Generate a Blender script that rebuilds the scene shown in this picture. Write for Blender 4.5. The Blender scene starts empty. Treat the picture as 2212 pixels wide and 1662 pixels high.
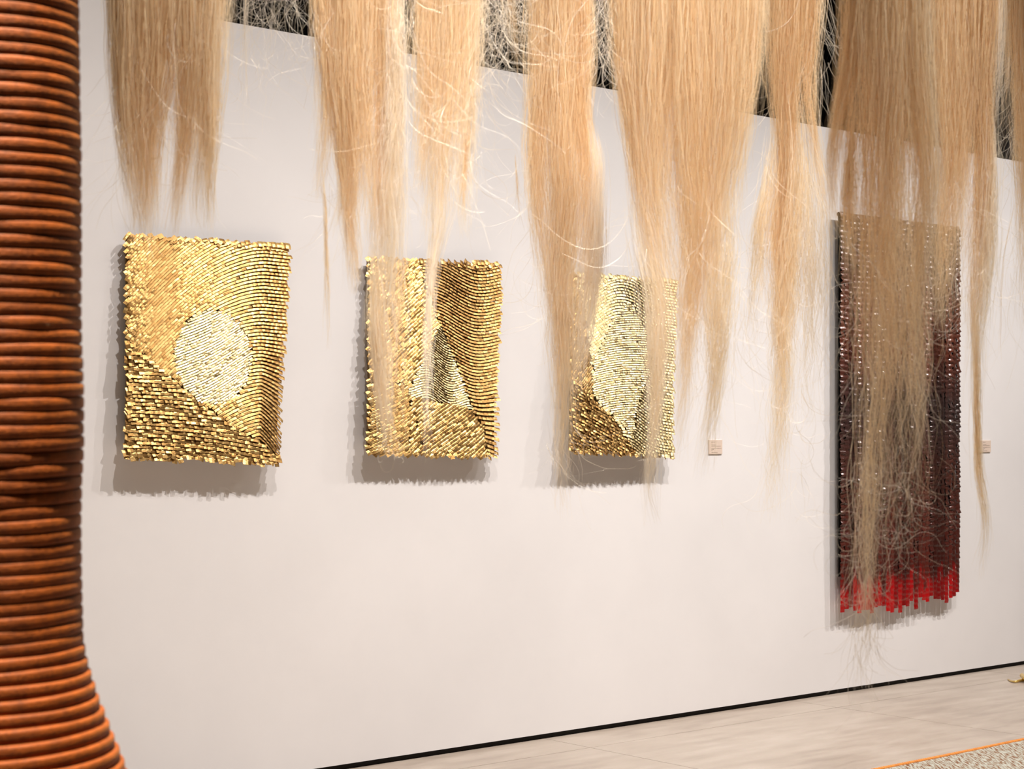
import bpy, bmesh, math, random
import numpy as np
from mathutils import Vector

random.seed(7)
RNG = np.random.default_rng(11)
SC = bpy.context.scene
COL = SC.collection

# ------------------------------------------------------------------ camera
F_PX, CX, HORIZON, VPX = 3790.0, 1106.0, 930.0, 5491.0
CAM_H = 1.6
PHI = math.atan((VPX - CX) / F_PX)            # angle between the view axis and the wall
K = 10.34
D = K * math.cos(PHI)                         # distance camera - wall (the wall face is y = 0)
FWD = np.array([math.cos(PHI), math.sin(PHI), 0.0])
RIGHT = np.array([math.sin(PHI), -math.cos(PHI), 0.0])
EYE = np.array([0.0, -D, CAM_H])

cam = bpy.data.cameras.new('camera')
cam_o = bpy.data.objects.new('camera', cam)
COL.objects.link(cam_o)
cam.sensor_width = 36.0
cam.lens = 36.0 * F_PX / 2212.0
cam.shift_y = (HORIZON - 831.0) / 2212.0
cam.clip_start = 0.05
cam_o.location = EYE
cam_o.rotation_euler = (math.pi / 2, 0, PHI - math.pi / 2)
cam.dof.use_dof = True
cam.dof.focus_distance = 8.8
cam.dof.aperture_fstop = 6.5
SC.camera = cam_o

# ------------------------------------------------------------------ world, lights, exposure
world = bpy.data.worlds.new('world')
SC.world = world
world.use_nodes = True
wb = world.node_tree.nodes['Background']
wb.inputs['Color'].default_value = (1.0, 0.86, 0.76, 1)
wb.inputs['Strength'].default_value = 0.02

def spot(name, loc, target, power, size, blend=0.6, col=(1.0, 0.945, 0.91), radius=0.03):
    l = bpy.data.lights.new(name, 'SPOT')
    l.energy = power
    l.color = col
    l.spot_size = math.radians(size)
    l.spot_blend = blend
    l.shadow_soft_size = radius
    o = bpy.data.objects.new(name, l)
    COL.objects.link(o)
    o.location = loc
    o.rotation_euler = (Vector(target) - Vector(loc)).to_track_quat('-Z', 'Y').to_euler()
    return o

def area(name, loc, target, power, sx, sy, col=(1.0, 0.945, 0.91)):
    l = bpy.data.lights.new(name, 'AREA')
    l.shape = 'RECTANGLE'
    l.size, l.size_y = sx, sy
    l.energy = power
    l.color = col
    o = bpy.data.objects.new(name, l)
    COL.objects.link(o)
    o.location = loc
    o.rotation_euler = (Vector(target) - Vector(loc)).to_track_quat('-Z', 'Y').to_euler()
    return o

# ceiling track parallel to the wall
for tx, ax, pw in ((3.4, 3.2, 530), (5.4, 5.2, 645), (6.7, 6.6, 610), (9.3, 9.0, 800), (11.8, 9.2, 700)):
    spot('track_spot', (tx, -3.2, 6.0), (ax, -1.2, 0.0), pw, 88, 1.0, radius=0.018)
# long unseen area light, added to even out the brightness of the wall
area('wall_fill', (7.0, -3.3, 6.4), (7.0, -0.7, 0.0), 110, 14, 0.5)
# three unseen fill spots high in front, added to brighten the hanks
spot('hank_fill_spot', (2.1, -5.4, 7.3), (2.45, -3.05, 2.4), 2400, 20, 0.8, (1.0, 0.93, 0.86), 0.3)
spot('hank_fill_spot', (1.7, -5.2, 7.4), (3.3, -2.95, 2.4), 2700, 20, 0.8, (1.0, 0.93, 0.86), 0.3)
spot('hank_fill_spot', (3.6, -6.0, 7.3), (3.9, -3.6, 2.4), 2800, 24, 0.8, (1.0, 0.93, 0.86), 0.3)
# lamp over the wound column
spot('column_spot', (0.9, -4.45, 5.6), (1.26, -3.95, 1.0), 4300, 34, 0.5, (1.0, 0.86, 0.66), 0.04)

SC.cycles.max_bounces = 16
SC.cycles.diffuse_bounces = 7
SC.cycles.transmission_bounces = 16
vs = SC.view_settings
SC.display_settings.display_device = 'sRGB'
vs.view_transform = 'Standard'
vs.look = 'None'
vs.gamma = 1.0
vs.use_curve_mapping = False
vs.exposure = -0.05

# ------------------------------------------------------------------ helpers
def at(px, py, depth):
    """World point seen at pixel (px, py) at a distance along the view axis."""
    return EYE + FWD * depth + RIGHT * ((px - CX) / F_PX * depth) + np.array([0, 0, (HORIZON - py) / F_PX * depth])

def on_wall(px, py, off=0.0):
    """World point seen at the pixel on the plane y = -off."""
    d = FWD + RIGHT * ((px - CX) / F_PX) + np.array([0, 0, (HORIZON - py) / F_PX])
    return EYE + d * ((-off - EYE[1]) / d[1])

def on_floor(px, py, z=0.0):
    d = FWD + RIGHT * ((px - CX) / F_PX) + np.array([0, 0, (HORIZON - py) / F_PX])
    return EYE + d * ((z - EYE[2]) / d[2])

def put(name, mesh, mat=None, parent=None):
    o = bpy.data.objects.new(name, mesh)
    COL.objects.link(o)
    if mat is not None and not mesh.materials:
        mesh.materials.append(mat)
    if parent is not None:
        o.parent = parent
        o.matrix_parent_inverse = parent.matrix_basis.inverted()
    return o

def empty(name, loc):
    o = bpy.data.objects.new(name, None)
    COL.objects.link(o)
    o.empty_display_size = 0.1
    o.location = loc
    return o

def tag(o, label=None, cat=None, group=None, kind=None):
    if label: o['label'] = label
    if cat: o['category'] = cat
    if group: o['group'] = group
    if kind: o['kind'] = kind
    return o

def mesh_np(name, verts, quads, smooth=True):
    me = bpy.data.meshes.new(name)
    verts = np.asarray(verts, dtype=np.float32).reshape(-1, 3)
    quads = np.asarray(quads, dtype=np.int32).reshape(-1, 4)
    me.vertices.add(len(verts))
    me.vertices.foreach_set('co', verts.ravel())
    me.loops.add(quads.size)
    me.loops.foreach_set('vertex_index', quads.ravel())
    me.polygons.add(len(quads))
    me.polygons.foreach_set('loop_start', np.arange(0, quads.size, 4, dtype=np.int32))
    me.polygons.foreach_set('loop_total', np.full(len(quads), 4, dtype=np.int32))
    me.polygons.foreach_set('use_smooth', np.full(len(quads), smooth))
    me.update(calc_edges=True)
    return me

def box_mesh(name, lo, hi, bevel=0.0):
    bm = bmesh.new()
    bmesh.ops.create_cube(bm, size=1.0)
    for v in bm.verts:
        v.co = [lo[i] + (v.co[i] + 0.5) * (hi[i] - lo[i]) for i in range(3)]
    if bevel:
        bmesh.ops.bevel(bm, geom=bm.edges[:], offset=bevel, segments=2, affect='EDGES', profile=0.5)
    me = bpy.data.meshes.new(name)
    bm.to_mesh(me)
    bm.free()
    return me

def tube_np(pts, rad, sides=8, square=1.0):
    """verts, quads of a tube along pts (M,3) with radius array."""
    pts = np.asarray(pts, float)
    M = len(pts)
    rad = np.broadcast_to(np.asarray(rad, float), (M,))
    t = np.gradient(pts, axis=0)
    t /= np.linalg.norm(t, axis=1)[:, None] + 1e-12
    ref = np.array([0, 0, 1.0]) if abs(t[:, 2]).mean() < 0.9 else np.array([1.0, 0, 0])
    a = np.cross(t, ref)
    a /= np.linalg.norm(a, axis=1)[:, None] + 1e-12
    b = np.cross(a, t)
    th = np.linspace(0, 2 * np.pi, sides, endpoint=False)
    ct = np.sign(np.cos(th)) * abs(np.cos(th)) ** square
    sn = np.sign(np.sin(th)) * abs(np.sin(th)) ** square
    v = pts[:, None] + rad[:, None, None] * (ct[None, :, None] * a[:, None] + sn[None, :, None] * b[:, None])
    i = np.arange(M - 1)[:, None] * sides
    j = np.arange(sides)[None]
    q = np.stack([i + j, i + (j + 1) % sides, i + sides + (j + 1) % sides, i + sides + j], -1).reshape(-1, 4)
    return v.reshape(-1, 3), q

# ------------------------------------------------------------------ materials
def new_mat(name):
    m = bpy.data.materials.new(name)
    m.use_nodes = True
    nt = m.node_tree
    return m, nt, nt.nodes['Principled BSDF'], nt.nodes['Material Output']

def node(nt, t, **kw):
    n = nt.nodes.new(t)
    for k, v in kw.items():
        setattr(n, k, v)
    return n

def noise(nt, vec, scale, detail=4, rough=0.55):
    n = node(nt, 'ShaderNodeTexNoise')
    n.inputs['Scale'].default_value = scale
    n.inputs['Detail'].default_value = detail
    n.inputs['Roughness'].default_value = rough
    if vec is not None:
        nt.links.new(vec, n.inputs['Vector'])
    return n

def ramp(nt, fac, stops):
    r = node(nt, 'ShaderNodeValToRGB')
    e = r.color_ramp.elements
    while len(e) < len(stops):
        e.new(0.5)
    for el, (p, c) in zip(e, stops):
        el.position = p
        el.color = (*c, 1)
    nt.links.new(fac, r.inputs['Fac'])
    return r

def bump(nt, height, bsdf, strength, dist=0.01):
    b = node(nt, 'ShaderNodeBump')
    b.inputs['Strength'].default_value = strength
    b.inputs['Distance'].default_value = dist
    nt.links.new(height, b.inputs['Height'])
    nt.links.new(b.outputs['Normal'], bsdf.inputs['Normal'])
    return b

def obj_vec(nt, scale=(1, 1, 1), out='Object'):
    tc = node(nt, 'ShaderNodeTexCoord')
    mp = node(nt, 'ShaderNodeMapping')
    mp.inputs['Scale'].default_value = scale
    nt.links.new(tc.outputs[out], mp.inputs['Vector'])
    return mp.outputs['Vector']

def mat_wall():
    m, nt, p, _ = new_mat('white_wall_paint')
    v = obj_vec(nt)
    n = noise(nt, v, 1.3, 5)
    r = ramp(nt, n.outputs['Fac'], [(0.3, (0.79, 0.765, 0.755)), (0.7, (0.84, 0.815, 0.805))])
    nt.links.new(r.outputs['Color'], p.inputs['Base Color'])
    p.inputs['Roughness'].default_value = 0.85
    p.inputs['Specular IOR Level'].default_value = 0.2
    bump(nt, noise(nt, v, 180, 3).outputs['Fac'], p, 0.05, 0.002)
    return m

def mat_flat(name, col, rough=0.7, spec=0.3, metal=0.0, var=0.12, scale=20, bmp=0.1):
    m, nt, p, _ = new_mat(name)
    v = obj_vec(nt)
    n = noise(nt, v, scale, 4)
    lo = tuple(c * (1 - var) for c in col)
    hi = tuple(min(1, c * (1 + var)) for c in col)
    r = ramp(nt, n.outputs['Fac'], [(0.3, lo), (0.7, hi)])
    nt.links.new(r.outputs['Color'], p.inputs['Base Color'])
    p.inputs['Roughness'].default_value = rough
    p.inputs['Specular IOR Level'].default_value = spec
    p.inputs['Metallic'].default_value = metal
    if bmp:
        bump(nt, n.outputs['Fac'], p, bmp, 0.005)
    return m

def mat_floor():
    m, nt, p, _ = new_mat('polished_concrete')
    v = obj_vec(nt, out='Object')
    a = noise(nt, v, 0.9, 6, 0.6)
    vs_ = obj_vec(nt, (1.0, 5.0, 1.0))
    b = noise(nt, vs_, 2.2, 6, 0.65)
    mx = node(nt, 'ShaderNodeMath', operation='MULTIPLY_ADD')
    nt.links.new(b.outputs['Fac'], mx.inputs[0])
    mx.inputs[1].default_value = 0.55
    sc_ = node(nt, 'ShaderNodeMath', operation='MULTIPLY')
    nt.links.new(a.outputs['Fac'], sc_.inputs[0])
    sc_.inputs[1].default_value = 0.45
    nt.links.new(sc_.outputs[0], mx.inputs[2])
    r = ramp(nt, mx.outputs[0], [(0.36, (0.35, 0.28, 0.225)), (0.5, (0.46, 0.385, 0.315)), (0.62, (0.53, 0.455, 0.385))])
    fine = noise(nt, v, 60, 3)
    mix = node(nt, 'ShaderNodeMixRGB', blend_type='MULTIPLY')
    mix.inputs['Fac'].default_value = 0.12
    nt.links.new(r.outputs['Color'], mix.inputs['Color1'])
    nt.links.new(fine.outputs['Color'], mix.inputs['Color2'])
    nt.links.new(mix.outputs['Color'], p.inputs['Base Color'])
    rr = ramp(nt, b.outputs['Fac'], [(0.3, (0.32,) * 3), (0.7, (0.5,) * 3)])
    nt.links.new(rr.outputs['Color'], p.inputs['Roughness'])
    bump(nt, fine.outputs['Fac'], p, 0.06, 0.002)
    return m

def mat_fibre():
    m, nt, p, out = new_mat('blond_fibre')
    nt.nodes.remove(p)
    at_ = node(nt, 'ShaderNodeAttribute', attribute_name='tint')
    r = ramp(nt, at_.outputs['Fac'], [(0.0, (0.77, 0.54, 0.28)), (0.4, (0.91, 0.745, 0.50)), (0.7, (0.95, 0.85, 0.67)), (1.0, (0.96, 0.90, 0.82))])
    d = node(nt, 'ShaderNodeBsdfDiffuse')
    t = node(nt, 'ShaderNodeBsdfTranslucent')
    g = node(nt, 'ShaderNodeBsdfGlossy')
    g.inputs['Roughness'].default_value = 0.45
    m1 = node(nt, 'ShaderNodeMixShader')
    m1.inputs[0].default_value = 0.42
    m2 = node(nt, 'ShaderNodeMixShader')
    m2.inputs[0].default_value = 0.06
    for s in (d, t):
        nt.links.new(r.outputs['Color'], s.inputs['Color'])
    g.inputs['Color'].default_value = (1, 0.9, 0.75, 1)
    nt.links.new(d.outputs[0], m1.inputs[1])
    nt.links.new(t.outputs[0], m1.inputs[2])
    nt.links.new(m1.outputs[0], m2.inputs[1])
    nt.links.new(g.outputs[0], m2.inputs[2])
    nt.links.new(m2.outputs[0], out.inputs['Surface'])
    return m

def mat_gold(name, lo, hi, rough):
    m, nt, p, _ = new_mat(name)
    v = obj_vec(nt)
    oi = node(nt, 'ShaderNodeObjectInfo')
    geo = node(nt, 'ShaderNodeNewGeometry')
    add = node(nt, 'ShaderNodeMath', operation='ADD')
    nt.links.new(oi.outputs['Random'], add.inputs[0])
    nt.links.new(geo.outputs['Random Per Island'], add.inputs[1])
    fr = node(nt, 'ShaderNodeMath', operation='FRACT')
    nt.links.new(add.outputs[0], fr.inputs[0])
    r = ramp(nt, fr.outputs[0], [(0.0, lo), (1.0, hi)])
    n = noise(nt, v, 120, 3)
    nt.links.new(r.outputs['Color'], p.inputs['Base Color'])
    p.inputs['Metallic'].default_value = 0.92
    p.inputs['Roughness'].default_value = rough
    bump(nt, n.outputs['Fac'], p, 0.25, 0.004)
    return m

def mat_cord(name, base, dark):
    m, nt, p, _ = new_mat(name)
    v = obj_vec(nt, (1, 1, 1))
    n = noise(nt, v, 260, 3)
    n2 = noise(nt, v, 40, 3)
    mx = node(nt, 'ShaderNodeMixRGB')
    mx.inputs['Fac'].default_value = 0.5
    nt.links.new(n.outputs['Fac'], mx.inputs['Color1'])
    nt.links.new(n2.outputs['Fac'], mx.inputs['Color2'])
    r = ramp(nt, mx.outputs['Color'], [(0.35, dark), (0.6, base)])
    nt.links.new(r.outputs['Color'], p.inputs['Base Color'])
    p.inputs['Roughness'].default_value = 0.6
    p.inputs['Specular IOR Level'].default_value = 0.25
    p.inputs['Sheen Weight'].default_value = 0.15
    p.inputs['Sheen Tint'].default_value = (1.0, 0.45, 0.12, 1)
    bump(nt, n.outputs['Fac'], p, 0.5, 0.004)
    return m

def mat_tapestry():
    m, nt, p, _ = new_mat('lacquered_strip')
    tc = node(nt, 'ShaderNodeTexCoord')
    sep = node(nt, 'ShaderNodeSeparateXYZ')
    nt.links.new(tc.outputs['Object'], sep.inputs[0])
    n = noise(nt, obj_vec(nt, (14, 14, 5)), 1.0, 4)
    ml = node(nt, 'ShaderNodeMath', operation='MULTIPLY_ADD')
    nt.links.new(n.outputs['Fac'], ml.inputs[0])
    ml.inputs[1].default_value = 0.2
    dv = node(nt, 'ShaderNodeMath', operation='MULTIPLY_ADD')      # object z: 0 at the bottom end, 2.4 at the top
    nt.links.new(sep.outputs['Z'], dv.inputs[0])
    dv.inputs[1].default_value = 1 / 2.4
    dv.inputs[2].default_value = -0.10
    nt.links.new(dv.outputs[0], ml.inputs[2])
    r = ramp(nt, ml.outputs[0], [(0.00, (0.30, 0.003, 0.004)), (0.05, (0.26, 0.002, 0.003)), (0.09, (0.060, 0.008, 0.005)),
                                 (0.30, (0.058, 0.016, 0.010)), (0.52, (0.036, 0.020, 0.018)), (0.68, (0.10, 0.026, 0.014)),
                                 (0.78, (0.13, 0.05, 0.03)), (1.0, (0.11, 0.065, 0.045))])
    oi = node(nt, 'ShaderNodeObjectInfo')                          # every strip a little lighter or darker
    hv = node(nt, 'ShaderNodeHueSaturation')
    vr = node(nt, 'ShaderNodeMapRange')
    vr.inputs['To Min'].default_value = 0.6
    vr.inputs['To Max'].default_value = 1.5
    nt.links.new(oi.outputs['Random'], vr.inputs['Value'])
    nt.links.new(vr.outputs[0], hv.inputs['Value'])
    nt.links.new(r.outputs['Color'], hv.inputs['Color'])
    nt.links.new(hv.outputs['Color'], p.inputs['Base Color'])
    p.inputs['Roughness'].default_value = 0.27
    p.inputs['Coat Weight'].default_value = 0.45
    p.inputs['Coat Roughness'].default_value = 0.18
    p.inputs['Specular Tint'].default_value = (1, 0.85, 0.8, 1)
    bump(nt, noise(nt, obj_vec(nt), 90, 3).outputs['Fac'], p, 0.35, 0.006)
    return m

def mat_rug():
    m, nt, p, _ = new_mat('woven_rug')
    v = obj_vec(nt, (1, 1, 1))
    w = node(nt, 'ShaderNodeTexNoise')
    mp = node(nt, 'ShaderNodeMapping')
    rt = node(nt, 'ShaderNodeMapping')                             # the stitches run aslant to the edge
    rt.inputs['Rotation'].default_value = (0, 0, math.radians(-49))
    nt.links.new(v, rt.inputs['Vector'])
    mp.inputs['Scale'].default_value = (15, 105, 1)
    nt.links.new(rt.outputs[0], mp.inputs['Vector'])
    nt.links.new(mp.outputs[0], w.inputs['Vector'])
    w.inputs['Scale'].default_value = 1.0
    w.inputs['Detail'].default_value = 2
    r = ramp(nt, w.outputs['Fac'], [(0.36, (0.17, 0.06, 0.02)), (0.44, (0.28, 0.20, 0.13)), (0.52, (0.35, 0.33, 0.27)), (0.62, (0.46, 0.45, 0.38))])
    nt.links.new(r.outputs['Color'], p.inputs['Base Color'])
    p.inputs['Roughness'].default_value = 0.9
    bump(nt, w.outputs['Fac'], p, 0.6, 0.01)
    return m

M_WALL = mat_wall()
M_FLOOR = mat_floor()
M_BLACK = mat_flat('black_paint', (0.012, 0.010, 0.010), 0.8, 0.1)
M_GAP = mat_flat('shadow_gap_black', (0.010, 0.008, 0.006), 0.6, 0.2)
M_GREY = mat_flat('gallery_paint', (0.5, 0.46, 0.42), 0.9, 0.1)
M_FIBRE = mat_fibre()
M_GOLD = mat_gold('gold_leaf', (0.42, 0.225, 0.068), (0.72, 0.46, 0.17), 0.38)
M_GOLD_PALE = mat_gold('pale_gold_leaf', (0.52, 0.385, 0.17), (0.76, 0.61, 0.33), 0.38)
M_GOLD_BACK = mat_flat('gold_backing', (0.16, 0.095, 0.03), 0.6, 0.3, 0.5)
M_CORD = mat_cord('orange_cord', (0.27, 0.062, 0.006), (0.12, 0.025, 0.003))
M_BIND = mat_cord('orange_binding', (0.80, 0.30, 0.06), (0.55, 0.17, 0.03))
M_TAP = mat_tapestry()
M_RUG = mat_rug()
M_CARD = mat_flat('cream_card', (0.74, 0.60, 0.50), 0.7, 0.2, 0, 0.02)
M_INK = mat_flat('brown_ink', (0.25, 0.17, 0.12), 0.8, 0.1)
M_GOLD_WIRE = mat_flat('gold_cord', (0.85, 0.62, 0.22), 0.3, 0.5, 0.9)

# ------------------------------------------------------------------ the setting
WALL_TOP = CAM_H + (HORIZON - 46.8) / (VPX - 491) * K
GAP = 0.028
tag(put('wall_partition', box_mesh('wall_partition', (-5.5, 0, GAP), (15.9, 0.22, WALL_TOP)), M_WALL), 'white gallery partition wall with open dark space above it', None, None, 'structure')
tag(put('trim_1', box_mesh('trim_1', (-5.5, 0.02, -0.01), (15.9, 0.2, GAP)), M_GAP), 'black recessed shadow gap along the foot of the wall', None, None, 'structure')
fl = empty('floor', (0, 0, 0))
tag(fl, 'polished beige concrete floor with fine slab joints', None, None, 'structure')
put('slab_bed', box_mesh('slab_bed', (-6, -10, -0.12), (16, 5, -0.012)), M_GAP, fl)
xs = [-6.0] + [-4.0 + 1.98 * k for k in range(11)]
xs = sorted(set([-6.0, 16.0] + [6.08 - 1.96 * k for k in range(0, 7) if 6.08 - 1.96 * k > -5.9] + [6.08 + 1.96 * k for k in range(1, 6) if 6.08 + 1.96 * k < 15.9]))
ys = [-10.0, -8.2, -6.25, -4.28, -2.3, -0.33, 5.0]
for i in range(len(xs) - 1):
    for j in range(len(ys) - 1):
        g = 0.0018
        put('floor_slab', box_mesh('floor_slab', (xs[i] + g, ys[j] + g, -0.03), (xs[i + 1] - g, ys[j + 1] - g, 0.0)), M_FLOOR, fl)
tag(put('ceiling', box_mesh('ceiling', (-6.2, -10.2, 7.5), (16.2, 5.2, 7.65)), M_BLACK), 'black gallery ceiling high above the partition', None, None, 'structure')
tag(put('wall_back', box_mesh('wall_back', (-6.2, 5.0, -0.1), (16.2, 5.2, 7.5)), M_BLACK), 'black back wall of the hall beyond the partition', None, None, 'structure')
tag(put('wall_rear', box_mesh('wall_rear', (-6.2, -10.2, -0.1), (16.2, -10.0, 7.5)), M_GREY), 'plain gallery wall behind the viewer', None, None, 'structure')
tag(put('wall_left', box_mesh('wall_left', (-6.2, -10.0, -0.1), (-6.0, 5.0, 7.5)), M_GREY), 'plain gallery wall at the left end', None, None, 'structure')
tag(put('wall_right', box_mesh('wall_right', (16.0, -10.0, -0.1), (16.2, 5.0, 7.5)), M_GREY), 'plain gallery wall at the right end', None, None, 'structure')

# ------------------------------------------------------------------ gold panels
def tile_local():
    """a bowed gold leaf plate: x across (-.5...5), z up (-.5...5), y out of the wall is negative"""
    vs_, q = [], []
    nx, nz = 3, 3
    for side in (0, 1):
        for k in range(nz):
            for i in range(nx):
                x = -0.5 + i / (nx - 1)
                z = -0.5 + k / (nz - 1)
                y = -0.05 * (1 - (2 * x) ** 2) - 0.06 * (1 - (2 * z) ** 2) + 0.05 * side
                vs_.append((x, y, z))
    def idx(s, k, i): return s * nx * nz + k * nx + i
    for k in range(nz - 1):
        for i in range(nx - 1):
            q.append((idx(0, k, i), idx(0, k, i + 1), idx(0, k + 1, i + 1), idx(0, k + 1, i)))
    ring = [(0, 0), (0, 1), (0, 2), (1, 2), (2, 2), (2, 1), (2, 0), (1, 0)]
    for a in range(8):
        k0, i0 = ring[a]
        k1, i1 = ring[(a + 1) % 8]
        q.append((idx(0, k0, i0), idx(1, k0, i0), idx(1, k1, i1), idx(0, k1, i1)))
    return np.array(vs_), np.array(q)

TV, TQ = tile_local()

def smooth(e0, e1, x):
    t = np.clip((x - e0) / (e1 - e0), 0, 1)
    return t * t * (3 - 2 * t)

def rows_of(curve, pitch, width, inside, aspect, kmin=-1.6, kmax=2.2):
    """Tile centres (u, v, slope angle) along the rows v = curve(u, c) for c stepped by pitch."""
    out = []
    k = 0
    c = kmin
    while c < kmax:
        u = -0.01 + RNG.uniform(0, 0.02) + (k % 2) * width * 0.5
        while u < 1.01:
            v = curve(u, c)
            sl = (curve(u + 0.004, c) - v) / 0.004 / aspect      # true slope (v scaled to height, u to width)
            if -0.008 < v < 1.008 and inside(u, v):
                out.append((u, v, math.atan(sl)))
            u += width * math.cos(math.atan(sl)) * RNG.uniform(0.94, 1.06)
        # keep the spacing across the row about even
        c += pitch
        k += 1
    return out

def build_panel(name, corners, offs, regions, label):
    """corners in pixels TL, TR, BR, BL; offs = stand-off at those corners; regions = list of (tiles, params)."""
    P = [on_wall(px, py, o) for (px, py), o in zip(corners, offs)]
    def S(u, v, d=0.0):
        top = P[0] * (1 - u) + P[1] * u
        bot = P[3] * (1 - u) + P[2] * u
        p = bot * (1 - v) + top * v
        bow = 0.012 * math.sin(3.1 * u + 1.0) * math.sin(4.0 * v + 0.5)
        return p + np.array([0, -d - bow, 0])
    W = np.linalg.norm(P[1] - P[0])
    H = np.linalg.norm(P[0] - P[3])
    root = empty(name, P[3] * 0.5 + P[2] * 0.5)
    tag(root, label, 'wall hanging', 'golden wall hangings')
    # backing slab
    n = 12
    vv, qq = [], []
    for s in (0, 1):
        for j in range(n + 1):
            for i in range(n + 1):
                u, v = 0.008 + 0.984 * i / n, 0.008 + 0.984 * j / n
                vv.append(S(u, v, -0.002 - 0.016 * s))
    m_ = (n + 1) ** 2
    for s in (0, 1):
        for j in range(n):
            for i in range(n):
                a = s * m_ + j * (n + 1) + i
                f = (a, a + 1, a + n + 2, a + n + 1)
                qq.append(f if s == 0 else f[::-1])
    rim = [i for i in range(n + 1)] + [(j + 1) * (n + 1) - 1 for j in range(1, n + 1)] + [n * (n + 1) + i for i in range(n - 1, -1, -1)] + [j * (n + 1) for j in range(n - 1, 0, -1)]
    for a in range(len(rim)):
        b = rim[(a + 1) % len(rim)]
        a_ = rim[a]
        qq.append((a_, a_ + m_, b + m_, b))
    tag(put('backing', mesh_np('backing', vv, qq), M_GOLD_BACK, root), 'dark gold cloth backing')
    X = np.array([1.0, 0, 0])
    tiles = []
    for pts, prm in regions:
        for (u, v, ang) in pts:
            tiles.append((u, v, ang, prm))
    big = sorted(range(len(tiles)), key=lambda i: -tiles[i][3]['w'] * tiles[i][3]['h'] + RNG.uniform(0, 1e-6) + (abs(tiles[i][0] - .2) * 1e-5))
    chosen = set(big[:300])
    base = {}
    for mt in (M_GOLD, M_GOLD_PALE):
        me = mesh_np('gold_tile', TV, TQ, False)
        me.materials.append(mt)
        base[mt.name] = me
    bulk = {M_GOLD.name: ([], []), M_GOLD_PALE.name: ([], [])}
    for i, (u, v, ang, prm) in enumerate(tiles):
        j1, j2, j3 = RNG.normal(0, 1, 3)
        wid = prm['w'] * W * RNG.uniform(0.92, 1.05)
        hei = prm['h'] * H * RNG.uniform(0.98, 1.1) * max(0.55, math.cos(ang))
        tilt = prm['tilt'] + j1 * prm['jit']
        edge = v < 0.018 or u < 0.02 or v > 0.985
        if edge: hei *= RNG.uniform(0.9, 1.7)
        a = ang + j2 * (0.22 if edge else 0.04)
        ex = np.array([math.cos(a), 0, math.sin(a)])
        ez0 = np.array([-math.sin(a), 0, math.cos(a)])
        yaw = j3 * prm['jit'] * 0.8
        ey0 = np.array([0, 1.0, 0])
        ex_ = ex * math.cos(yaw) + ey0 * math.sin(yaw)
        ey_ = np.cross(ez0, ex_)
        ez = ez0 * math.cos(tilt) + ey_ * math.sin(tilt)          # the top leans back to the wall, the lower edge stands proud
        ey = np.cross(ez, ex_)
        c = S(u, v, 0.006 + 0.5 * hei * math.sin(max(tilt, 0)))
        R = np.stack([ex_ * wid, ey * hei, ez * hei], 1)
        mt = prm['mat']
        if i in chosen:
            o = bpy.data.objects.new('gold_tile', base[mt.name])
            COL.objects.link(o)
            o.parent = root
            M4 = np.eye(4)
            M4[:3, :3] = R
            M4[:3, 3] = c - np.array(root.location)
            from mathutils import Matrix
            o.matrix_local = Matrix(M4.tolist())
        else:
            vl, ql = bulk[mt.name]
            ql.append(TQ + len(vl) * len(TV))
            vl.append(TV @ R.T + c)
    for mt in (M_GOLD, M_GOLD_PALE):
        vl, ql = bulk[mt.name]
        if vl:
            o = put('gold_tiles', mesh_np('gold_tiles', np.concatenate(vl), np.concatenate(ql), False), mt, root)
            o['kind'] = 'stuff'
    return root

def spaced(curve_raw):
    return curve_raw

# --- the panel with the disc
A1 = 0.84
def c1_up(u, c):
    b = float(smooth(0.62, 0.1, np.array(c)))
    v = c - (0.62 - 0.12 * b) * max(0.0, 0.86 - u) ** 1.75
    if u > 0.86:
        v -= b * 1.15 * (u - 0.86) ** 1.25 + 0.02 * (u - 0.86)
    v -= b * 0.25 * max(0.0, 0.86 - u) ** 1.2
    return v
def bound1(u):                                      # the flat lower left field lies below this line
    return float(np.interp(u, [0, 0.2, 0.45, 0.7, 0.9, 1.0], [0.52, 0.40, 0.26, 0.155, 0.085, 0.03]))
def disc1(u, v):
    return ((u - 0.535) / 0.252) ** 2 + ((v - 0.47) / 0.215) ** 2 < 1
P_UP = dict(w=0.0315, h=0.021, tilt=0.50, jit=0.055, mat=M_GOLD)
P_FLAT = dict(w=0.030, h=0.022, tilt=0.40, jit=0.13, mat=M_GOLD)
P_DISC = dict(w=0.024, h=0.0150, tilt=0.55, jit=0.10, mat=M_GOLD_PALE)
up1 = rows_of(c1_up, 0.0165, 0.029, lambda u, v: v > bound1(u) and not disc1(u, v), A1)
fl1 = rows_of(lambda u, c: c + 0.02 * math.sin(3 * u) - 0.05 * u, 0.0175, 0.030, lambda u, v: v <= bound1(u) and not disc1(u, v), A1)
di1 = rows_of(lambda u, c: c + 0.42 * u + 0.01 * math.sin(9 * u), 0.0128, 0.022, disc1, A1)
build_panel('golden_wall_hanging', [(274, 507), (618, 535), (601, 1002), (268, 984)], [0.055, 0.05, 0.08, 0.075],
            [(up1, P_UP), (fl1, P_FLAT), (di1, P_DISC)],
            'leftmost golden wall hanging of overlapping leaf tiles with a pale disc')

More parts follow.
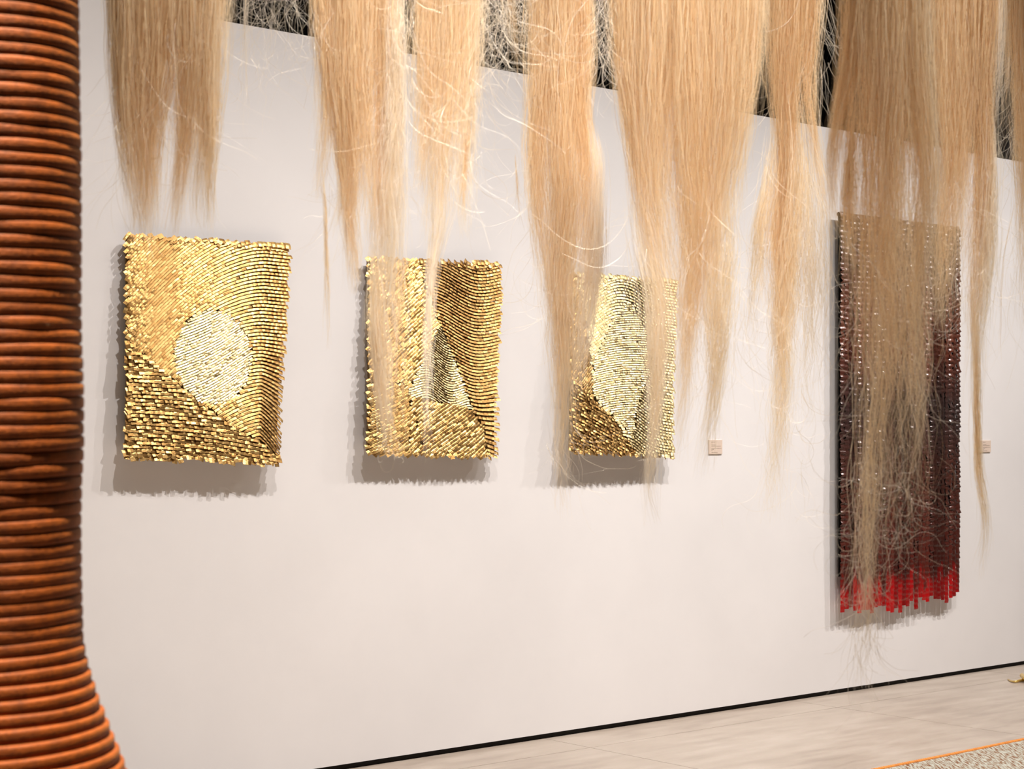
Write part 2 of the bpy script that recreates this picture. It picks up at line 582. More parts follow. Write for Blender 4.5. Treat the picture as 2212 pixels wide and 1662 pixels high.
# --- the panel with the triangle
def c2_r(u, c):                                     # right field: rows rolling over a fold and falling to the right
    b = float(smooth(0.35, 0.05, np.array(c)))
    v = c + 0.16 * math.exp(-((u - 0.52) / 0.26) ** 2) - 0.07 * math.sin(6.0 * (u - 0.35)) - 0.22 * max(0, u - 0.72) * (0.3 + b * 2)
    return v
def c2_l(u, c):
    return c + 0.95 * u * 0.9 - 0.25 * u * u
def c2_b(u, c):
    return c + 0.72 * u + 0.05 * math.sin(5 * u)
def c2_ll(u, c):                                    # lower left corner rows
    return c + 0.25 * u + 0.5 * u * u
def tri2(u, v):
    # apex and base from the photograph: apex (0.54, .68), base (0.27, .305) - (0.80, .245)
    def side(ax, ay, bx, by): return (bx - ax) * (v - ay) - (by - ay) * (u - ax)
    return side(0.27, 0.305, 0.80, 0.245) > 0 and side(0.80, 0.245, 0.54, 0.68) > 0 and side(0.54, 0.68, 0.27, 0.305) > 0
def zone2(u, v):
    if tri2(u, v): return 't'
    edge = np.interp(v, [0, 0.15, 0.245, 0.68, 0.82, 1.0], [0.92, 0.90, 0.80, 0.54, 0.44, 0.38])
    if u > edge: return 'r'
    if v < 0.30 and u > 0.30 + (0.30 - v) * 0.4: return 'b'
    if v < 0.36 and u <= 0.30: return 'l'
    return 'm'
def bow2(u, c):
    return c + 0.022 * math.sin(18 * u) - 0.10 * u
r2 = rows_of(c2_r, 0.0165, 0.031, lambda u, v: zone2(u, v) == 'r', A1)
m2 = rows_of(c2_l, 0.021, 0.031, lambda u, v: zone2(u, v) == 'm', A1)
b2 = rows_of(c2_b, 0.020, 0.030, lambda u, v: zone2(u, v) == 'b', A1)
l2 = rows_of(c2_ll, 0.017, 0.030, lambda u, v: zone2(u, v) == 'l', A1)
t2 = rows_of(bow2, 0.0128, 0.024, lambda u, v: zone2(u, v) == 't', A1)
build_panel('golden_wall_hanging', [(797, 558), (1076, 572), (1072, 988), (791, 978)], [0.05, 0.05, 0.07, 0.07],
            [(r2, P_UP), (m2, dict(P_UP, tilt=0.42, jit=0.10)), (b2, dict(P_UP, tilt=0.38, jit=0.10)), (l2, dict(P_UP, tilt=0.4)), (t2, dict(P_DISC, h=0.0145, jit=0.10))],
            'golden wall hanging with a pale triangle, second from the left')

# --- the panel with the leaf shape
def c3_r(u, c):
    v = c - 0.05 * math.sin(9.0 * (u - 0.62)) - 0.20 * max(0, u - 0.45)
    return v
def c3_m(u, c):
    return c + 0.30 * u - 0.22 * u * u
def leaf3(u, v):
    # leaf from (0.5, .86) at the top to (0.62, .06) below, bulging left
    if not 0.10 < v < 0.86: return False
    lft = np.interp(v, [0.10, 0.20, 0.32, 0.5, 0.7, 0.86], [0.58, 0.42, 0.20, 0.20, 0.34, 0.53])
    rgt = np.interp(v, [0.10, 0.25, 0.40, 0.5, 0.7, 0.86], [0.60, 0.62, 0.70, 0.78, 0.72, 0.58])
    return lft < u < rgt
def zone3(u, v):
    if leaf3(u, v): return 't'
    if v < np.interp(u, [0, 0.18, 0.4, 0.64], [0.42, 0.31, 0.19, 0.0]): return 'b'
    if u < np.interp(v, [0.3, 0.6, 0.9, 1.0], [0.20, 0.17, 0.10, 0.05]): return 'l'
    return 'r'
def c3_u(u, c):
    return c + 0.36 * u - 0.30 * u * u - 0.03 * math.sin(9.0 * (u - 0.62)) - 0.12 * max(0, u - 0.6)
r3 = rows_of(c3_u, 0.0168, 0.032, lambda u, v: zone3(u, v) == 'r', A1)
t3 = rows_of(c3_m, 0.0128, 0.024, lambda u, v: zone3(u, v) == 't', A1)
b3 = rows_of(lambda u, c: c - 0.30 * u, 0.0175, 0.030, lambda u, v: zone3(u, v) == 'b', A1)
l3 = rows_of(lambda u, c: c + 0.9 * u, 0.0185, 0.030, lambda u, v: zone3(u, v) == 'l', A1)
build_panel('golden_wall_hanging', [(1232, 592), (1455, 606), (1452, 987), (1229, 975)], [0.05, 0.06, 0.08, 0.10],
            [(r3, dict(P_UP, mat=M_GOLD_PALE)), (t3, P_DISC), (b3, P_FLAT), (l3, dict(P_UP, tilt=0.25, jit=0.10))],
            'golden wall hanging with a pale leaf shape, nearest the red hanging')

# ------------------------------------------------------------------ dark red hanging of strips
TL, TR = on_wall(1817, 458, 0.07), on_wall(2075, 492, 0.07)
z_top = float(TL[2] * 0.5 + TR[2] * 0.5)
z_bot = float(on_wall(1945, 1312, 0.07)[2])
tap = empty('red_strip_hanging', (TL[0] * 0.5 + TR[0] * 0.5, -0.07, z_bot))
tag(tap, 'tall dark red wall hanging of glossy narrow strips with bright red ends', 'wall hanging')
NS = 30
sw = (TR[0] - TL[0]) / NS
for s in range(NS):
    x0 = TL[0] + (s + 0.5) * sw + RNG.normal(0, 0.0012)
    zb = z_bot + RNG.normal(0, 0.018) + 0.10 * max(0, s / NS - 0.55)
    zt = z_top + RNG.normal(0, 0.004)
    nr = 300
    zz = np.linspace(zt, zb, nr)
    nx = 5
    ph = RNG.uniform(0, 0.25)
    pitch = 0.0325
    cyc = (zt - zz) / pitch
    frac = cyc - np.floor(cyc)
    out = 0.010 * frac ** 1.5                       # each fold stands out at its lower lip
    amp = np.clip(RNG.normal(1, 0.25), 0.5, 1.6)
    k = np.floor(cyc).astype(int)
    jit = RNG.normal(0, 1, k.max() + 2)
    jw = RNG.normal(0, 1, k.max() + 2)
    out = out * amp * (1 + 0.25 * jit[k])
    flat = np.interp(zz, [zb, zb + 0.25, zb + 0.5], [0.3, 0.5, 1.0])      # the loose red ends hang nearly flat
    out = out * flat
    drift = np.cumsum(RNG.normal(0, 0.00025, nr))
    drift -= np.linspace(drift[0], drift[-1], nr) * 0.6
    wid = sw * 0.5 * (1.03 + 0.02 * jw[k]) * np.interp(zz, [zb, zb + 0.25, zb + 0.6], [0.97, 0.98, 1.0])
    ang = 0.30 * jw[k] * flat
    V = []
    for i in range(nx):
        t = -1 + 2 * i / (nx - 1)
        x = x0 + drift + t * wid
        y = -0.062 - out - 0.004 * (1 - t * t) + t * ang * 0.009
        V.append(np.stack([x, y, zz - 0.004 * t * t * 0], -1))
    V = np.stack(V, 1)
    ii = np.arange(nr - 1)[:, None] * nx + np.arange(nx - 1)[None]
    Q = np.stack([ii, ii + nx, ii + nx + 1, ii + 1], -1).reshape(-1, 4)
    me = mesh_np('strip', V.reshape(-1, 3) - np.array(tap.location), Q)
    me.materials.append(M_TAP)
    o = bpy.data.objects.new('strip', me)
    COL.objects.link(o)
    o.parent = tap
v_, q_ = tube_np([(TL[0] - tap.location[0] + (TR[0] - TL[0]) * a, 0.02, z_top - z_bot - 0.01) for a in np.linspace(0, 1, 12)], 0.014, 8)
me = mesh_np('hanging_bar', v_, q_)
me.materials.append(M_TAP)
o = bpy.data.objects.new('hanging_bar', me)
COL.objects.link(o)
o.parent = tap
# cloth the strips are sewn to
me = box_mesh('backing', (TL[0] + 0.004 - tap.location[0], 0.022, 0.22), (TR[0] - 0.004 - tap.location[0], 0.028, z_top - z_bot - 0.012))
me.materials.append(M_GAP)
o = bpy.data.objects.new('backing', me)
COL.objects.link(o)
o.parent = tap
tag(o, 'dark cloth behind the strips')

# ------------------------------------------------------------------ label cards
def card(x0, y0, x1, y1, lines, label):
    a, b = on_wall(x0, y0), on_wall(x1, y1)
    root = empty('label_card', ((a[0] + b[0]) / 2, 0, (a[2] + b[2]) / 2))
    tag(root, label, 'label card', 'label cards on the wall')
    put('board', box_mesh('board', (a[0], -0.007, b[2]), (b[0], 0.0, a[2]), 0.001), M_CARD, root)
    W, H = b[0] - a[0], a[2] - b[2]
    for (u0, u1, v) in lines:                       # lines of print too small to read: rows of short word strokes
        bm = bmesh.new()
        u = u0
        while u < u1 - 0.01:
            e = min(u1, u + RNG.uniform(0.06, 0.16))
            h = H * 0.017
            zc = a[2] - v * H
            vs_ = [bm.verts.new((a[0] + uu * W, yy, zc + hh)) for yy in (-0.0071, -0.0068) for uu, hh in ((u, -h), (e, -h), (e, h), (u, h))]
            bm.faces.new(vs_[0:4])
            bm.faces.new(vs_[7:3:-1])
            for q in range(4):
                bm.faces.new((vs_[q], vs_[q + 4], vs_[(q + 1) % 4 + 4], vs_[(q + 1) % 4]))
            u = e + 0.02
        me = bpy.data.meshes.new('print_line')
        bm.to_mesh(me)
        bm.free()
        tag(put('print_line', me, M_INK, root), None, None, None, 'stuff')

LN = [(0.17, 0.44, 0.15), (0.17, 0.52, 0.36), (0.17, 0.88, 0.44), (0.17, 0.92, 0.59), (0.17, 0.38, 0.67), (0.17, 0.25, 0.76), (0.17, 0.62, 0.90)]
card(1530, 951, 1558.5, 981, LN, 'small cream label card between the golden leaf hanging and the red one')
card(2118, 951.8, 2138.5, 977, LN, 'small cream label card to the right of the red strip hanging')

# ------------------------------------------------------------------ wound orange column
CD = 3.0
pxm = CD / F_PX
cc = at(-14, HORIZON, CD)
colr = empty('wound_cord_column', (cc[0], cc[1], 0))
tag(colr, 'tall column wound with orange cord, flaring towards its foot', 'sculpture')
prof_y = np.array([-700, 0, 120, 300, 420, 600, 680, 850, 960, 1100, 1300, 1390, 1460, 1530, 1600, 1662, 1760, 1900, 2100, 2400, 2951])
prof_x = np.array([160, 166, 168, 171, 172, 172, 171, 177, 177, 171, 173, 176, 190, 212, 238, 262, 300, 352, 415, 480, 540])
def col_r(z):
    y = HORIZON - (z - CAM_H) / pxm
    return (np.interp(y, prof_y, prof_x) + 14) * pxm
pitch = 28.4 * pxm
rc = pitch * 0.5
z = 0.0 + rc
turns = int((CAM_H + 1000 * pxm) / pitch)
view_a = math.atan2(-FWD[1], -FWD[0])
for k in range(turns):
    z0 = rc + k * pitch
    n = 64
    th = np.linspace(0, 2 * np.pi, n + 1)
    wob = RNG.normal(0, 1, 6)
    zz = z0 + pitch * th / (2 * np.pi)
    rr = col_r(zz) - rc + 0.00035 * (wob[0] * np.sin(2 * th + wob[1]) + wob[2] * np.sin(5 * th + wob[3]))
    zz = zz + 0.0007 * np.sin(3 * th + wob[4])
    a = th + view_a + math.pi
    pts = np.stack([cc[0] + rr * np.cos(a), cc[1] + rr * np.sin(a), zz], -1)
    rad = rc * (1.0 + 0.035 * np.sin(th * 7 + wob[5]) * 0.4) * RNG.uniform(0.985, 1.01)
    v_, q_ = tube_np(pts, rad, 20, 0.5)
    put('cord_coil', mesh_np('cord_coil', v_, q_), M_CORD, colr)
zs = np.linspace(0, turns * pitch + rc, 40)
v_, q_ = tube_np(np.stack([np.full(40, cc[0]), np.full(40, cc[1]), zs], -1), np.maximum(col_r(zs) - 1.6 * rc, 0.02), 32)
tag(put('core', mesh_np('core', v_, q_), M_GAP, colr), 'dark core behind the cord')

# ------------------------------------------------------------------ rug and gold cord on the floor
e0, e1 = on_floor(1900, 1662, 0.012), on_floor(2212, 1597.5, 0.012)
ry = float((e0[1] + e1[1]) / 2)
rug = empty('woven_rug', (7.0, ry - 0.9, 0))
tag(rug, 'woven grey and rust rug edged with orange cord on the concrete floor', 'rug')
nx_, ny_ = 160, 40
gx, gy = np.meshgrid(np.linspace(5.0, 9.6, nx_), np.linspace(ry - 1.9, ry - 0.006, ny_))
gz = 0.010 + 0.0012 * np.sin(gx * 60) * np.sin(gy * 90)
V = np.stack([gx, gy, gz], -1).reshape(-1, 3)
ii = np.arange(ny_ - 1)[:, None] * nx_ + np.arange(nx_ - 1)[None]
Q = np.stack([ii, ii + 1, ii + nx_ + 1, ii + nx_], -1).reshape(-1, 4)
put('woven_field', mesh_np('woven_field', V, Q), M_RUG, rug)
put('underlay', box_mesh('underlay', (5.0, ry - 1.9, 0.0), (9.6, ry - 0.006, 0.008)), M_BIND, rug)
bx = np.linspace(5.0, 9.6, 900)
bpts = np.stack([bx, ry + 0.002 * np.sin(bx * 5), 0.0095 + 0.0 * bx], -1)
v_, q_ = tube_np(bpts, 0.0095 * (1 + 0.10 * np.sin(bx * 2 * np.pi / 0.018)), 8)
tag(put('edge_binding', mesh_np('edge_binding', v_, q_), M_BIND, rug), 'bright orange cord edging')

g0 = on_floor(2179, 1464, 0.008)
gc = empty('gold_cord_end', tuple(g0))
tag(gc, 'curled gold cord end lying on the floor near the wall foot', 'cord')
pp = [on_floor(px, py, 0.02) for px, py in ((2177, 1463), (2184, 1468), (2193, 1470), (2203, 1468), (2212, 1467), (2222, 1470), (2236, 1478))]
pp = np.array(pp)
tt = np.linspace(0, len(pp) - 1, 50)
ps = np.stack([np.interp(tt, np.arange(len(pp)), pp[:, i]) for i in range(3)], -1)
kern = np.ones(7) / 7
for i in range(3):
    ps[3:-3, i] = np.convolve(ps[:, i], kern, 'valid')
ps[:, 2] = 0.004 + 0.014 * np.linspace(0.1, 1, 50)
v_, q_ = tube_np(ps, 0.003 + 0.011 * np.linspace(0, 1, 50) ** 0.8, 10)
put('curl', mesh_np('curl', v_, q_), M_GOLD_WIRE, gc)
pp = np.array([on_floor(px, py, 0.03) for px, py in ((2208, 1460), (2216, 1466), (2230, 1466), (2244, 1462))])
tt = np.linspace(0, 3, 24)
ps = np.stack([np.interp(tt, np.arange(4), pp[:, i]) for i in range(3)], -1)
v_, q_ = tube_np(ps, 0.016, 10)
put('wrapped_end', mesh_np('wrapped_end', v_, q_), M_GOLD_WIRE, gc)

# ------------------------------------------------------------------ hanging fibre hanks
UP = np.array([0, 0, 1.0])
def ribbons(px, py, dep, width, tint, parent, name):
    """px, py, dep: (N, M) picture-plane coordinates of strand points; width (N, M) in metres; one ribbon per strand."""
    N, M = px.shape
    pts = EYE + FWD * dep[..., None] + RIGHT * ((px - CX) / F_PX * dep)[..., None] + UP * ((HORIZON - py) / F_PX * dep)[..., None]
    a = RNG.uniform(0, np.pi, N)
    tw = RNG.normal(0, 0.8, N)
    aa = a[:, None] + tw[:, None] * np.linspace(0, 1, M)[None]
    tg = np.gradient(pts, axis=1)
    tg /= np.linalg.norm(tg, axis=2)[..., None] + 1e-9
    h1 = np.cross(tg, np.broadcast_to(FWD, tg.shape))
    h1 /= np.linalg.norm(h1, axis=2)[..., None] + 1e-9
    h2 = np.cross(tg, h1)
    side = np.cos(aa)[..., None] * h1 + np.sin(aa)[..., None] * h2
    L = pts - side * (width[..., None] * 0.5)
    R = pts + side * (width[..., None] * 0.5)
    V = np.stack([L, R], 2).reshape(-1, 3)
    base = (np.arange(N)[:, None] * M + np.arange(M - 1)[None]) * 2
    Q = np.stack([base, base + 1, base + 3, base + 2], -1).reshape(-1, 4)
    me = mesh_np(name, V - np.array(parent.location), Q)
    at_ = me.attributes.new('tint', 'FLOAT', 'POINT')
    at_.data.foreach_set('value', np.repeat(tint, M * 2).astype(np.float32))
    me.materials.append(M_FIBRE)
    o = bpy.data.objects.new(name, me)
    COL.objects.link(o)
    o.parent = parent
    o['kind'] = 'stuff'
    return o

def smooth_path(pts, ys_):
    p = np.array(pts, float)
    x = np.interp(ys_, p[:, 1], p[:, 0])
    w = np.interp(ys_, p[:, 1], p[:, 2])
    k = 9
    ker = np.hanning(k + 2)[1:-1]
    ker /= ker.sum()
    def sm(a):
        ap = np.concatenate([np.full(k // 2, a[0]), a, np.full(k // 2, a[-1])])
        return np.convolve(ap, ker, 'valid')
    return sm(x), sm(w)

def lock(parent, pts, n, depth, tint=0.45, short=0.72, sw=0.00115, wav=1.0, spread=0.42, y_top=-260, fx=1.05):
    pts = list(pts)
    n = int(n * 1.7)
    sw = min(sw, 0.00095)
    mid = pts[0][1] > 0
    if not mid:
        pts = [(pts[0][0] + (pts[0][0] - pts[1][0]) * 0.3, y_top, pts[0][2])] + pts
    y0, y1 = pts[0][1], pts[-1][1]
    gy = np.linspace(y0, y1, 60)
    gx, gw = smooth_path(pts, gy)
    M = int(np.clip((y1 - y0) / 38, 9, 26))
    e = 1 - short * RNG.uniform(0, 1, n) ** fx
    st = RNG.uniform(0, 0.45, n) if mid else np.zeros(n)
    e = np.maximum(e, st + 0.2)
    py = y0 + (y1 - y0) * (st[:, None] + (e - st)[:, None] * np.linspace(0, 1, M)[None])
    cx_ = np.interp(py.ravel(), gy, gx).reshape(n, M)
    cw = np.interp(py.ravel(), gy, gw).reshape(n, M)
    a = np.clip(RNG.normal(0, spread, n), -1.15, 1.15)
    # strands gather into a few sub-locks further down
    nc = max(2, int(math.sqrt(n) / 5))
    cen = np.sort(RNG.uniform(-0.9, 0.9, nc))
    near = cen[np.argmin(abs(a[:, None] - cen[None]), 1)]
    g = smooth(0.25, 1.0, (py - y0) / (y1 - y0 + 1e-6)) * 0.3
    aa = a[:, None] * (1 - g) + (near[:, None] + (a - near)[:, None] * 0.35) * g
    b = RNG.normal(0, 0.5, n)
    ph, lam = RNG.uniform(0, 6.28, (3, n)), RNG.uniform(110, 420, (2, n))
    frac = np.clip((py - y0) / 700, 0, 1.4)
    wob = wav * (0.6 + 5.5 * frac) * np.sin(6.283 * py / lam[0][:, None] + ph[0][:, None]) + wav * 0.9 * np.sin(6.283 * py / (lam[1][:, None] * 0.35) + ph[1][:, None])
    tipf = np.linspace(0, 1, M)[None] ** 4 * RNG.normal(0, 7, n)[:, None] * wav
    px = cx_ + aa * (cw * 0.62 + 9 * frac) + wob + tipf
    dep = depth + (b[:, None] * cw * 0.45 + wob * 0.8 * np.sin(ph[2])[:, None]) / F_PX * depth
    wd = sw * RNG.uniform(0.6, 1.3, n)[:, None] * np.interp(np.linspace(0, 1, M), [0, 0.15, 0.65, 1], [0.3 if mid else 1, 1, 0.75, 0.2])[None]
    tt = np.clip(tint + RNG.normal(0, 0.13, n), 0, 1)
    return ribbons(px, py, dep, wd, tt, parent, 'lock')

def strays(parent, zones, depth, tint=0.85, sw=0.0008):
    """zones: (x0, x1, y0, y1, count, length px, curl) fine curly single fibres"""
    PX, PY, DP, WD = [], [], [], []
    M = 22
    for (x0, x1, y0, y1, cnt, ln, curl) in zones:
        for _ in range(cnt):
            x, y = RNG.uniform(x0, x1), RNG.uniform(y0, y1)
            th = RNG.normal(0, 0.35)
            om = RNG.normal(0, 0.04) * curl
            L = ln * RNG.uniform(0.4, 1.3)
            st = L / M
            xs_, ys__ = [], []
            for k in range(M):
                xs_.append(x); ys__.append(y)
                x += st * math.sin(th)
                y += st * math.cos(th)
                om = om * 0.86 + RNG.normal(0, 0.075) * curl
                th += om - 0.03 * th
            PX.append(xs_); PY.append(ys__)
            DP.append(depth + np.cumsum(RNG.normal(0, 0.003, M)) + RNG.normal(0, 0.04))
            WD.append(np.linspace(1, 0.5, M) * sw * RNG.uniform(0.7, 1.3))
    n = len(PX)
    return ribbons(np.array(PX), np.array(PY), np.array(DP), np.array(WD), np.clip(RNG.normal(tint, 0.12, n), 0, 1), parent, 'stray_fibres')

def hank(px, depth, label, locks, zones=(), stray_depth=None):
    depth *= 0.86
    top = at(px, -260, depth)
    r = empty('fibre_hank', tuple(top))
    tag(r, label, 'fibre hank', 'blond fibre hanks hanging from above')
    for lk in locks:
        lock(r, lk[0], lk[1], depth + (lk[3].pop('dd') if len(lk) > 3 and 'dd' in lk[3] else 0), lk[2], **(lk[3] if len(lk) > 3 else {}))
    if zones:
        strays(r, zones, stray_depth or depth)
    return r

hank(360, 5.0, 'leftmost broad fibre hank, hanging above the golden disc panel', [
    ([(285, 0, 84), (284, 200, 66), (292, 330, 48), (303, 430, 36), (305, 530, 22)], 900, 0.42),
    ([(345, 0, 90), (338, 180, 70), (326, 300, 44), (325, 420, 26), (322, 525, 12)], 900, 0.36),
    ([(405, 0, 80), (408, 160, 60), (400, 250, 34), (388, 380, 18), (370, 520, 8)], 700, 0.38),
    ([(452, 0, 76), (446, 180, 66), (440, 300, 52), (432, 400, 44), (428, 500, 34)], 700, 0.58),
    ([(445, 60, 60), (450, 300, 40), (452, 420, 16), (453, 510, 6)], 160, 0.5),
    ([(243, 0, 20), (248, 150, 14), (262, 300, 12), (272, 420, 10)], 60, 0.6),
    ([(262, 0, 40), (262, 200, 34), (275, 380, 26), (290, 500, 16)], 260, 0.52),
], [(250, 440, 0, 320, 140, 230, 0.6)])

hank(590, 5.9, 'sparse wisp of curly pale fibres between the two leftmost fibre hanks', [
    ([(532, 0, 10), (530, 120, 6), (528, 260, 4), (545, 330, 2)], 24, 0.85, dict(sw=0.0012)),
], [(490, 690, -160, -20, 120, 200, 1.2), (495, 640, -100, 40, 60, 260, 0.8), (520, 600, 100, 190, 10, 90, 1.0)])

hank(770, 5.3, 'fibre hank whose pale tail falls over the golden triangle panel', [
    ([(692, 0, 36), (706, 140, 34), (706, 250, 30), (698, 340, 24), (686, 420, 10), (680, 440, 5)], 380, 0.36),
    ([(690, 340, 16), (702, 440, 6), (708, 600, 4), (708, 760, 2)], 26, 0.45),
    ([(744, 0, 84), (744, 180, 72), (756, 300, 46), (757, 400, 26), (752, 470, 14), (763, 550, 5), (767, 640, 3)], 800, 0.4),
    ([(735, 150, 40), (730, 300, 18), (742, 420, 12), (716, 520, 5)], 120, 0.5),
    ([(792, 0, 60), (788, 160, 50), (790, 260, 30), (800, 420, 20), (806, 560, 14)], 420, 0.5),
    ([(822, 0, 44), (826, 150, 30), (822, 260, 14), (820, 400, 9), (816, 560, 6)], 360, 0.28),
    ([(846, 0, 36), (850, 200, 34), (842, 360, 44), (836, 540, 50), (836, 720, 52), (838, 880, 44), (846, 1000, 40)], 520, 0.86, dict(short=0.6, fx=0.75)),
    ([(808, 520, 20), (812, 700, 40), (826, 850, 34), (840, 980, 30)], 200, 0.72, dict(short=0.3, sw=0.0013)),
], [(830, 880, 0, 400, 110, 220, 0.8), (670, 720, 0, 60, 40, 180, 0.8), (690, 800, 320, 460, 40, 170, 0.7), (855, 900, -120, 40, 60, 200, 1.1), (820, 860, 940, 985, 26, 60, 2.4)])

hank(970, 5.6, 'pale-ended fibre hank hanging above the golden triangle panel', [
    ([(928, 0, 56), (922, 150, 54), (918, 240, 34), (912, 330, 16), (905, 430, 7)], 560, 0.42),
    ([(972, 0, 76), (966, 130, 74), (958, 230, 64), (948, 330, 50), (944, 430, 40), (936, 540, 30)], 760, 0.5),
    ([(1014, 0, 56), (1010, 140, 48), (1006, 260, 44), (1000, 380, 36), (1000, 520, 14)], 520, 0.66),
    ([(905, 0, 16), (903, 90, 14), (912, 160, 12), (915, 260, 8)], 70, 0.6),
    ([(960, 240, 60), (955, 360, 62), (950, 480, 40), (930, 600, 16), (924, 760, 7), (922, 1005, 5)], 90, 0.9, dict(short=0.55, sw=0.0013)),
    ([(1012, 250, 14), (1004, 360, 7), (1000, 480, 4)], 60, 0.3),
], [(930, 1040, 160, 380, 150, 170, 0.8), (1030, 1100, -100, 120, 150, 190, 1.3), (1020, 1060, 0, 200, 60, 220, 0.7)])

hank(1105, 6.5, 'thin dark tan fibre wisp hanging against the dark gap', [
    ([(1100, 0, 30), (1108, 70, 20), (1116, 130, 9), (1119, 190, 4)], 130, 0.2),
    ([(1112, 330, 4), (1118, 400, 5), (1122, 500, 3)], 14, 0.3),
], [(1050, 1150, -120, 60, 170, 170, 1.5), (1120, 1150, -40, 80, 60, 120, 1.4)])

hank(1215, 6.1, 'fibre hank hanging left of the golden leaf panel', [
    ([(1168, 0, 48), (1166, 200, 46), (1156, 320, 34), (1160, 450, 24), (1175, 560, 18), (1190, 680, 8)], 620, 0.38),
    ([(1212, 0, 76), (1212, 200, 74), (1212, 340, 66), (1218, 460, 52), (1208, 580, 44), (1210, 700, 40), (1218, 860, 22), (1212, 980, 12), (1218, 1140, 6)], 1050, 0.42, dict(short=0.8, fx=0.7)),
    ([(1252, 0, 44), (1258, 120, 42), (1252, 240, 34), (1262, 320, 28), (1262, 420, 32), (1268, 520, 30), (1262, 640, 22)], 560, 0.34),
    ([(1226, 300, 70), (1226, 450, 64), (1216, 600, 50), (1222, 800, 46), (1225, 1000, 30)], 330, 0.72, dict(short=0.75, fx=0.8)),
    ([(1272, 0, 14), (1274, 100, 10), (1272, 200, 10), (1268, 300, 8)], 60, 0.9),
    ([(1280, 270, 24), (1290, 340, 36), (1284, 460, 44), (1280, 580, 46), (1262, 720, 40), (1252, 860, 20)], 330, 0.92, dict(short=0.5, sw=0.0013)),
], [(1150, 1290, 260, 640, 170, 200, 0.7), (1280, 1320, -80, 140, 130, 190, 1.0), (1180, 1240, 900, 1000, 26, 160, 0.8)])

hank(1480, 5.6, 'widest fibre hank, hanging between the golden leaf panel and the red hanging', [
    ([(1350, 0, 56), (1352, 120, 46), (1360, 220, 34), (1376, 350, 30), (1392, 480, 26), (1408, 600, 14)], 560, 0.4),
    ([(1418, 0, 110), (1412, 200, 96), (1410, 380, 66), (1420, 500, 52), (1446, 620, 34), (1462, 720, 16)], 1150, 0.46, dict(fx=0.8)),
    ([(1500, 0, 120), (1500, 200, 116), (1502, 400, 88), (1502, 540, 60), (1494, 640, 38), (1484, 740, 18), (1474, 900, 8), (1462, 1010, 4)], 1300, 0.44, dict(fx=0.75, short=0.8)),
    ([(1585, 0, 100), (1576, 200, 96), (1562, 340, 76), (1546, 460, 56), (1528, 600, 34), (1510, 720, 16)], 1000, 0.48, dict(fx=0.75)),
    ([(1632, 0, 36), (1628, 120, 30), (1612, 230, 20), (1592, 380, 24), (1585, 520, 14)], 200, 0.52),
    ([(1552, 380, 70), (1560, 520, 70), (1552, 680, 60), (1548, 820, 30), (1528, 960, 16), (1520, 1040, 6)], 260, 0.72, dict(short=0.65, wav=1.7)),
    ([(1380, 420, 50), (1400, 560, 60), (1420, 640, 60), (1420, 760, 50), (1415, 900, 20), (1402, 1060, 8), (1412, 1140, 3)], 260, 0.78, dict(short=0.6, wav=1.5)),
    ([(1340, 120, 30), (1356, 260, 12), (1366, 380, 10)], 70, 0.85),
], [(1360, 1600, 380, 640, 170, 260, 0.8), (1440, 1620, 620, 800, 60, 240, 0.9), (1310, 1350, -80, 120, 70, 190, 0.9)])

hank(1705, 6.2, 'narrow fibre hank ending in a long twisted lock, left of the red hanging', [
    ([(1704, 0, 84), (1700, 120, 76), (1698, 220, 46), (1698, 330, 24), (1692, 430, 18), (1676, 520, 22), (1686, 640, 18), (1684, 760, 12)], 860, 0.36),
    ([(1755, 0, 44), (1748, 140, 26), (1750, 240, 16), (1766, 340, 12), (1786, 450, 14), (1796, 560, 12)], 240, 0.42),
    ([(1660, 0, 30), (1664, 140, 24), (1668, 240, 14)], 120, 0.5),
    ([(1700, 120, 80), (1716, 260, 70), (1718, 400, 66), (1704, 520, 54), (1690, 700, 40), (1690, 860, 26), (1676, 1020, 20), (1668, 1140, 8)], 330, 0.6, dict(short=0.6, wav=1.6)),
    ([(1672, 260, 20), (1660, 380, 26), (1640, 500, 34), (1630, 640, 26), (1620, 760, 20)], 130, 0.66, dict(short=0.6, wav=1.6)),
    ([(1730, 260, 50), (1752, 420, 60), (1760, 600, 70), (1756, 780, 60), (1745, 940, 40)], 170, 0.78, dict(short=0.7, wav=2.2)),
], [(1640, 1800, 300, 700, 120, 240, 0.9), (1720, 1790, -60, 160, 60, 240, 0.6), (1640, 1740, 800, 1060, 40, 160, 1.4)])

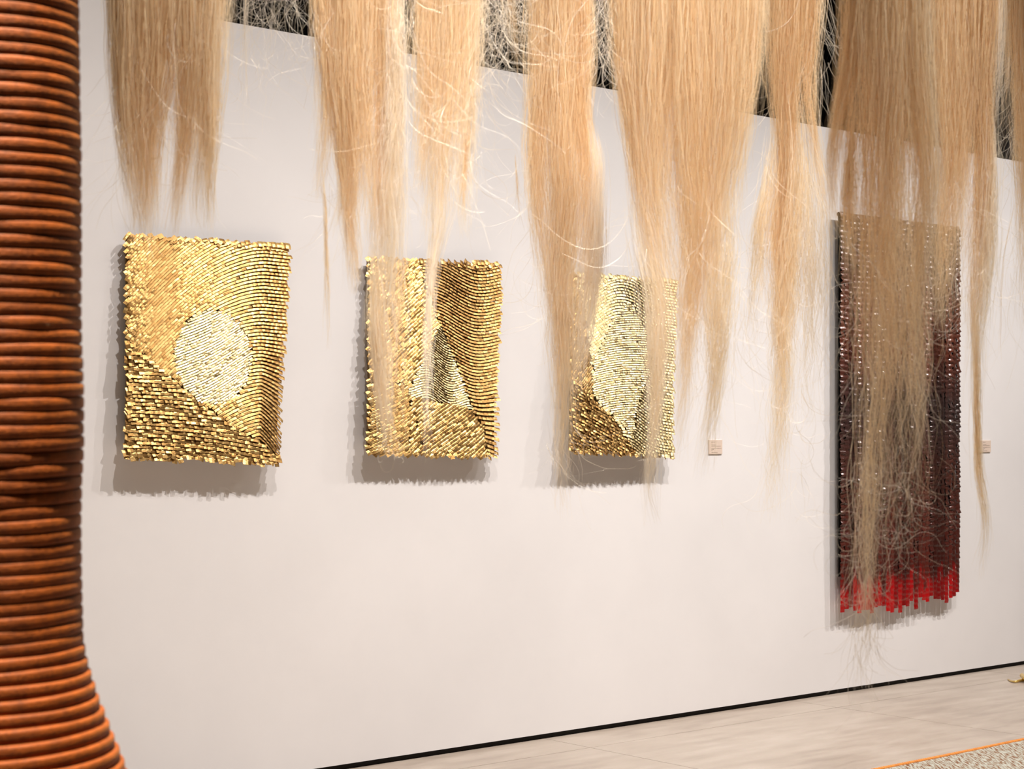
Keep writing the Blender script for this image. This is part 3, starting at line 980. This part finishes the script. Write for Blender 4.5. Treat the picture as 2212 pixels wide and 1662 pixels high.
hank(1900, 5.0, 'longest fibre hank, its tail trailing over the red hanging to the floor', [
    ([(1850, 0, 56), (1838, 110, 46), (1818, 220, 36), (1800, 320, 26), (1800, 430, 16), (1812, 520, 8)], 460, 0.32),
    ([(1882, 0, 90), (1880, 200, 84), (1876, 400, 66), (1872, 560, 52), (1872, 720, 40), (1868, 900, 24), (1866, 1060, 16)], 850, 0.34, dict(short=0.95, fx=0.5)),
    ([(1930, 0, 80), (1930, 200, 72), (1925, 380, 60), (1915, 540, 56), (1915, 700, 50), (1912, 860, 30), (1900, 1000, 20), (1890, 1120, 20)], 760, 0.5, dict(short=0.88, fx=0.7)),
    ([(1972, 0, 60), (1978, 160, 56), (1990, 280, 54), (2000, 400, 46), (1990, 520, 48), (1974, 660, 44), (1966, 820, 24), (1990, 920, 12), (1970, 1040, 10)], 600, 0.52, dict(short=0.85, fx=0.7)),
    ([(1994, 0, 16), (1998, 170, 16), (2010, 250, 18), (2028, 340, 18), (2042, 470, 16)], 130, 0.92),
    ([(1895, 600, 60), (1890, 760, 60), (1882, 960, 56), (1876, 1120, 50), (1872, 1280, 46), (1872, 1380, 26), (1866, 1500, 22)], 85, 0.6, dict(short=0.5, wav=1.5)),
    ([(1930, 300, 100), (1940, 500, 110), (1955, 660, 110), (1960, 860, 100), (1950, 1040, 90), (1925, 1220, 60)], 150, 0.55, dict(short=0.7, wav=2.0)),
    ([(1850, 200, 40), (1838, 320, 24), (1832, 440, 24), (1834, 620, 16)], 160, 0.42),
], [(1830, 1990, 400, 800, 110, 240, 0.9), (1840, 1990, 960, 1180, 95, 200, 2.0), (1840, 1900, 1200, 1420, 60, 160, 0.8)])

hank(2080, 5.7, 'fibre hank with one dark tan lock, hanging in front of the red hanging\'s right edge', [
    ([(2050, 0, 80), (2050, 180, 70), (2054, 320, 54), (2040, 440, 46), (2034, 580, 36), (2030, 720, 20)], 900, 0.42),
    ([(2092, 0, 50), (2094, 160, 40), (2084, 320, 34), (2076, 460, 26), (2080, 600, 18)], 420, 0.5),
    ([(2128, 0, 50), (2122, 180, 34), (2124, 300, 28), (2118, 430, 24), (2108, 540, 24), (2102, 660, 18), (2106, 760, 8)], 520, 0.26),
    ([(2100, 560, 20), (2108, 720, 14), (2110, 880, 10), (2113, 1010, 8), (2128, 1110, 7), (2130, 1160, 5), (2112, 1260, 3)], 90, 0.62, dict(short=0.35)),
    ([(2156, 0, 26), (2152, 140, 22), (2142, 240, 12), (2140, 340, 10)], 120, 0.92),
    ([(2138, 200, 30), (2140, 380, 34), (2130, 560, 40), (2112, 720, 36), (2105, 900, 20)], 210, 0.8, dict(short=0.6)),
], [(2060, 2150, 300, 640, 110, 230, 0.8)])

hank(2195, 6.5, 'rightmost fibre hank, cut off by the edge of the picture', [
    ([(2176, 0, 30), (2172, 120, 26), (2164, 240, 14), (2160, 320, 8)], 160, 0.62),
    ([(2206, 0, 50), (2208, 180, 40), (2214, 340, 34), (2216, 520, 24), (2218, 720, 12)], 420, 0.48),
    ([(2240, 0, 60), (2240, 200, 60), (2236, 420, 40), (2234, 640, 20)], 300, 0.5),
    ([(2192, 440, 3), (2168, 550, 3), (2162, 640, 3), (2158, 780, 2)], 5, 0.3, dict(wav=0.3)),
], [(2160, 2212, 0, 300, 120, 200, 0.9), (2180, 2212, 300, 600, 40, 220, 0.6)])
